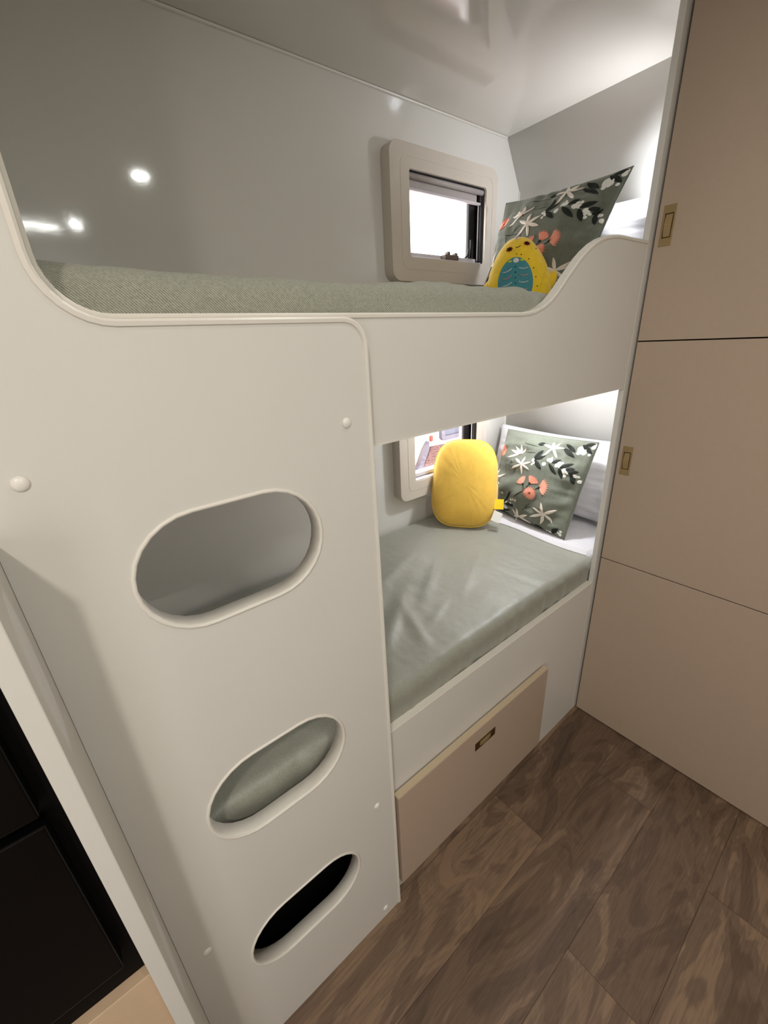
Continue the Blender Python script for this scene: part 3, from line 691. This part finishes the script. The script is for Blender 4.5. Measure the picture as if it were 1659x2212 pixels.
# ---------------------------------------------------------------- yellow plush toy on the upper bunk
PB = Vector((-0.071, 0.326, 1.436)); pr_ = Vector((0.60, -0.80, 0)).normalized(); pu = Vector((0.05, 0.05, 0.175)).normalized(); pn = pu.cross(pr_).normalized()
if pn.dot(ORIGIN - PB) < 0: pn = -pn
TW = [(0, 0.080), (0.10, 0.092), (0.25, 0.097), (0.45, 0.088), (0.62, 0.076), (0.78, 0.060), (0.90, 0.043), (0.97, 0.024), (1.0, 0.0)]
def lerp(T, t):
    for (a, b), (c, d) in zip(T, T[1:]):
        if t <= c:
            s_ = (t - a) / (c - a); return b + (d - b) * s_
    return T[-1][1]
PH = 0.200
def pw_(t):
    return sum(lerp(TW, min(1, max(0, t + dd))) for dd in (-0.03, 0, 0.03)) / 3 if t < 0.96 else lerp(TW, t)
def pd_(t): return 0.052 * math.sqrt(max(0, 1 - abs(2 * t - 0.75) ** 3 / 1.96)) if t < 1 else 0
def pbody(a, t, off=0.0, back=1):
    """a: -1..1 across, t: height; surface point on the front"""
    wv = pw_(t); dd = min(pd_(t), wv * 0.8)
    return PB + pr_ * (a * wv) + pu * (t * PH) + pn * (back * dd * math.sqrt(max(0, 1 - a * a)) + off)
def fn(u, v):
    ang = u * 2 * PI; t = v; wv = pw_(t); dd = min(pd_(t), wv * 0.8)
    p = PB + pr_ * (math.cos(ang) * wv) + pu * (t * PH) + pn * (math.sin(ang) * dd)
    return p + (p - PB).normalized() * 0.0012 * noise.noise(p * 60)
pl = link('plush_toy', bmmesh(grid_mesh(fn, 56, 40, True)), M_YEL, smooth=True, base=PB)
pl.modifiers.new('ss', 'SUBSURF').levels = 1
tag(pl, 'small yellow plush animal with teal tummy sitting against the upper cushion', 'plush toy')
def patch(name, cx, ct, rx_, rt, m, off, n=28, shape=None, parent=pl):
    """flat appliqué following the toy's front: centre (metres across, t), radii in metres"""
    bm = bmesh.new(); rings = []
    for j in range(7):
        f = j / 6; ring = []
        for i in range(n):
            a = 2 * PI * i / n; k = shape(a) if shape else 1
            X = cx + rx_ * math.cos(a) * f * k; t = min(max(ct + rt / PH * math.sin(a) * f * k, 0.004), 0.985)
            A = max(-0.98, min(0.98, X / pw_(t)))
            ring.append(bm.verts.new(pbody(A, t, off * (1.0 if f < 0.95 else 0.3))))
        rings.append(ring)
    for A_, B_ in zip(rings, rings[1:]):
        for i in range(n):
            try: bm.faces.new((A_[i], A_[(i + 1) % n], B_[(i + 1) % n], B_[i]))
            except ValueError: pass
    bmesh.ops.remove_doubles(bm, verts=bm.verts, dist=1e-6)
    return link(name, bmmesh(bm), m, parent, smooth=True)
def stroke(name, pts, r, m, off, parent=pl):
    P = []
    for x, t in pts:
        t = min(max(t, 0.01), 0.98); P.append(pbody(max(-0.97, min(0.97, x / pw_(t))), t, off))
    return link(name, tube(P, r, 6), m, parent, smooth=True)
tm = patch('tummy', -0.012, 0.21, 0.050, 0.072, M_TEAL, 0.0022, 40)
flower = lambda a: 0.85 + 0.15 * math.cos(8 * a)
for x, t in ((-0.028, 0.715), (0.022, 0.785)):
    e = patch('eye', x, t, 0.0105, 0.009, M_RED, 0.0020, 48, flower); patch('pupil', x, t, 0.0062, 0.0055, M_BLK, 0.0032, 20, None, e)
stroke('mouth', [(-0.010 + 0.013 * k / 6, 0.725 - 0.012 * math.sin(PI * k / 6) + 0.02 * k / 6) for k in range(7)], 0.0009, M_BLK, 0.001)
f1 = patch('forehead_flower', -0.006, 0.915, 0.0095, 0.009, M_TAG, 0.0022, 48, lambda a: 0.85 + 0.15 * math.cos(6 * a)); patch('flower_centre', -0.006, 0.915, 0.005, 0.005, M_PINK, 0.0034, 20, None, f1)
f2 = patch('tummy_flower', -0.010, 0.515, 0.0085, 0.0075, M_TAG, 0.0044, 24, None, tm)
for dx in (-0.017, 0.017): patch('tummy_leaf', -0.010 + dx, 0.512, 0.006, 0.003, M_LIME, 0.0044, 16, None, tm)
for s_ in (1, -1):
    for k, (tt, m) in enumerate(((0.40, M_TAG), (0.30, M_PINK), (0.20, M_TAG), (0.10, M_PINK))):
        stroke('stripe', [(-0.012 + s_ * (0.010 + 0.026 * q / 5), tt - 0.018 * math.sin(PI * q / 5) - (0.035 * q / 5 if s_ < 0 else 0)) for q in range(6)], 0.0011, m, 0.0036, tm)
for tt in (0.42, 0.34, 0.26, 0.18, 0.10): patch('seed_spot', -0.012, tt, 0.0016, 0.0016, M_BLK, 0.0046, 10, None, tm)
for x, t in ((0.005, 0.60), (-0.008, 0.615), (0.026, 0.53), (0.040, 0.40), (0.046, 0.27), (0.050, 0.14), (0.048, 0.72)):
    patch('spot', x, t, 0.0017, 0.0017, M_BLK if x > 0 else M_CENT, 0.0016, 10)
def limb(name, c, rx2, rz2, ry2, tilt):
    def f(u, v):
        a = u * 2 * PI; b = (v - 0.5) * PI
        x = rx2 * math.cos(b) * math.cos(a); y = ry2 * math.cos(b) * math.sin(a); z = rz2 * math.sin(b)
        X = x * math.cos(tilt) - z * math.sin(tilt); Z = x * math.sin(tilt) + z * math.cos(tilt)
        return c + pr_ * X + pn * y + pu * Z
    return link(name, bmmesh(grid_mesh(f, 20, 14, True)), M_YEL, pl, smooth=True)
limb('arm', PB + pr_ * 0.094 + pu * 0.062 + pn * 0.006, 0.014, 0.028, 0.012, -0.35)
limb('arm', PB - pr_ * 0.097 + pu * 0.036 + pn * 0.006, 0.015, 0.040, 0.012, 0.30 * -1)
stroke('side_fold', [(0.074 - 0.02 * (k / 8 - 0.4) ** 2 * 2, 0.62 - 0.46 * k / 8) for k in range(9)], 0.0022, M_YEL, -0.0006)
# orange back edge seen at the right
def fnb(u, v):
    ang = u * 2 * PI; t = v; wv = pw_(t) * 0.97; dd = min(pd_(t), wv * 0.8)
    return PB + pr_ * (0.012 + math.cos(ang) * wv) + pu * (t * PH * 0.93) + pn * (-0.022 + math.sin(ang) * dd * 0.75)
link('orange_back', bmmesh(grid_mesh(fnb, 40, 24, True)), M_ORANGE, pl, smooth=True)
# pale tuft at the crown
bm = bmesh.new()
for k in range(26):
    a = -1.0 + 2.0 * k / 25; b0 = PB + pu * (PH * (0.985 - 0.07 * abs(a) ** 1.5)) + pr_ * (a * 0.030) - pn * 0.006
    tip = b0 + pu * 0.012 + pr_ * (a * 0.012) + pn * random.uniform(-0.004, 0.004); sd = pr_ * 0.0011
    q = [bm.verts.new(b0 - sd), bm.verts.new(b0 + sd), bm.verts.new(tip)]; r2 = bm.verts.new(b0 + pn * 0.0018)
    bm.faces.new(q); bm.faces.new((q[0], r2, q[2])); bm.faces.new((r2, q[1], q[2]))
link('crown_tuft', bmmesh(bm), M_TAG, pl)
# folded paper tags hanging at its right side
for k, dx in enumerate((0.0, 0.006)):
    c = PB + pr_ * (0.098 + dx) + pu * 0.125 - pn * (0.012 - 0.004 * k)
    tagsheet('swing_tag', c, pr_ * 0.004 - pn * 0.034, -pu * 0.118 + pr_ * 0.020, M_TAG, pl, 0.0008)
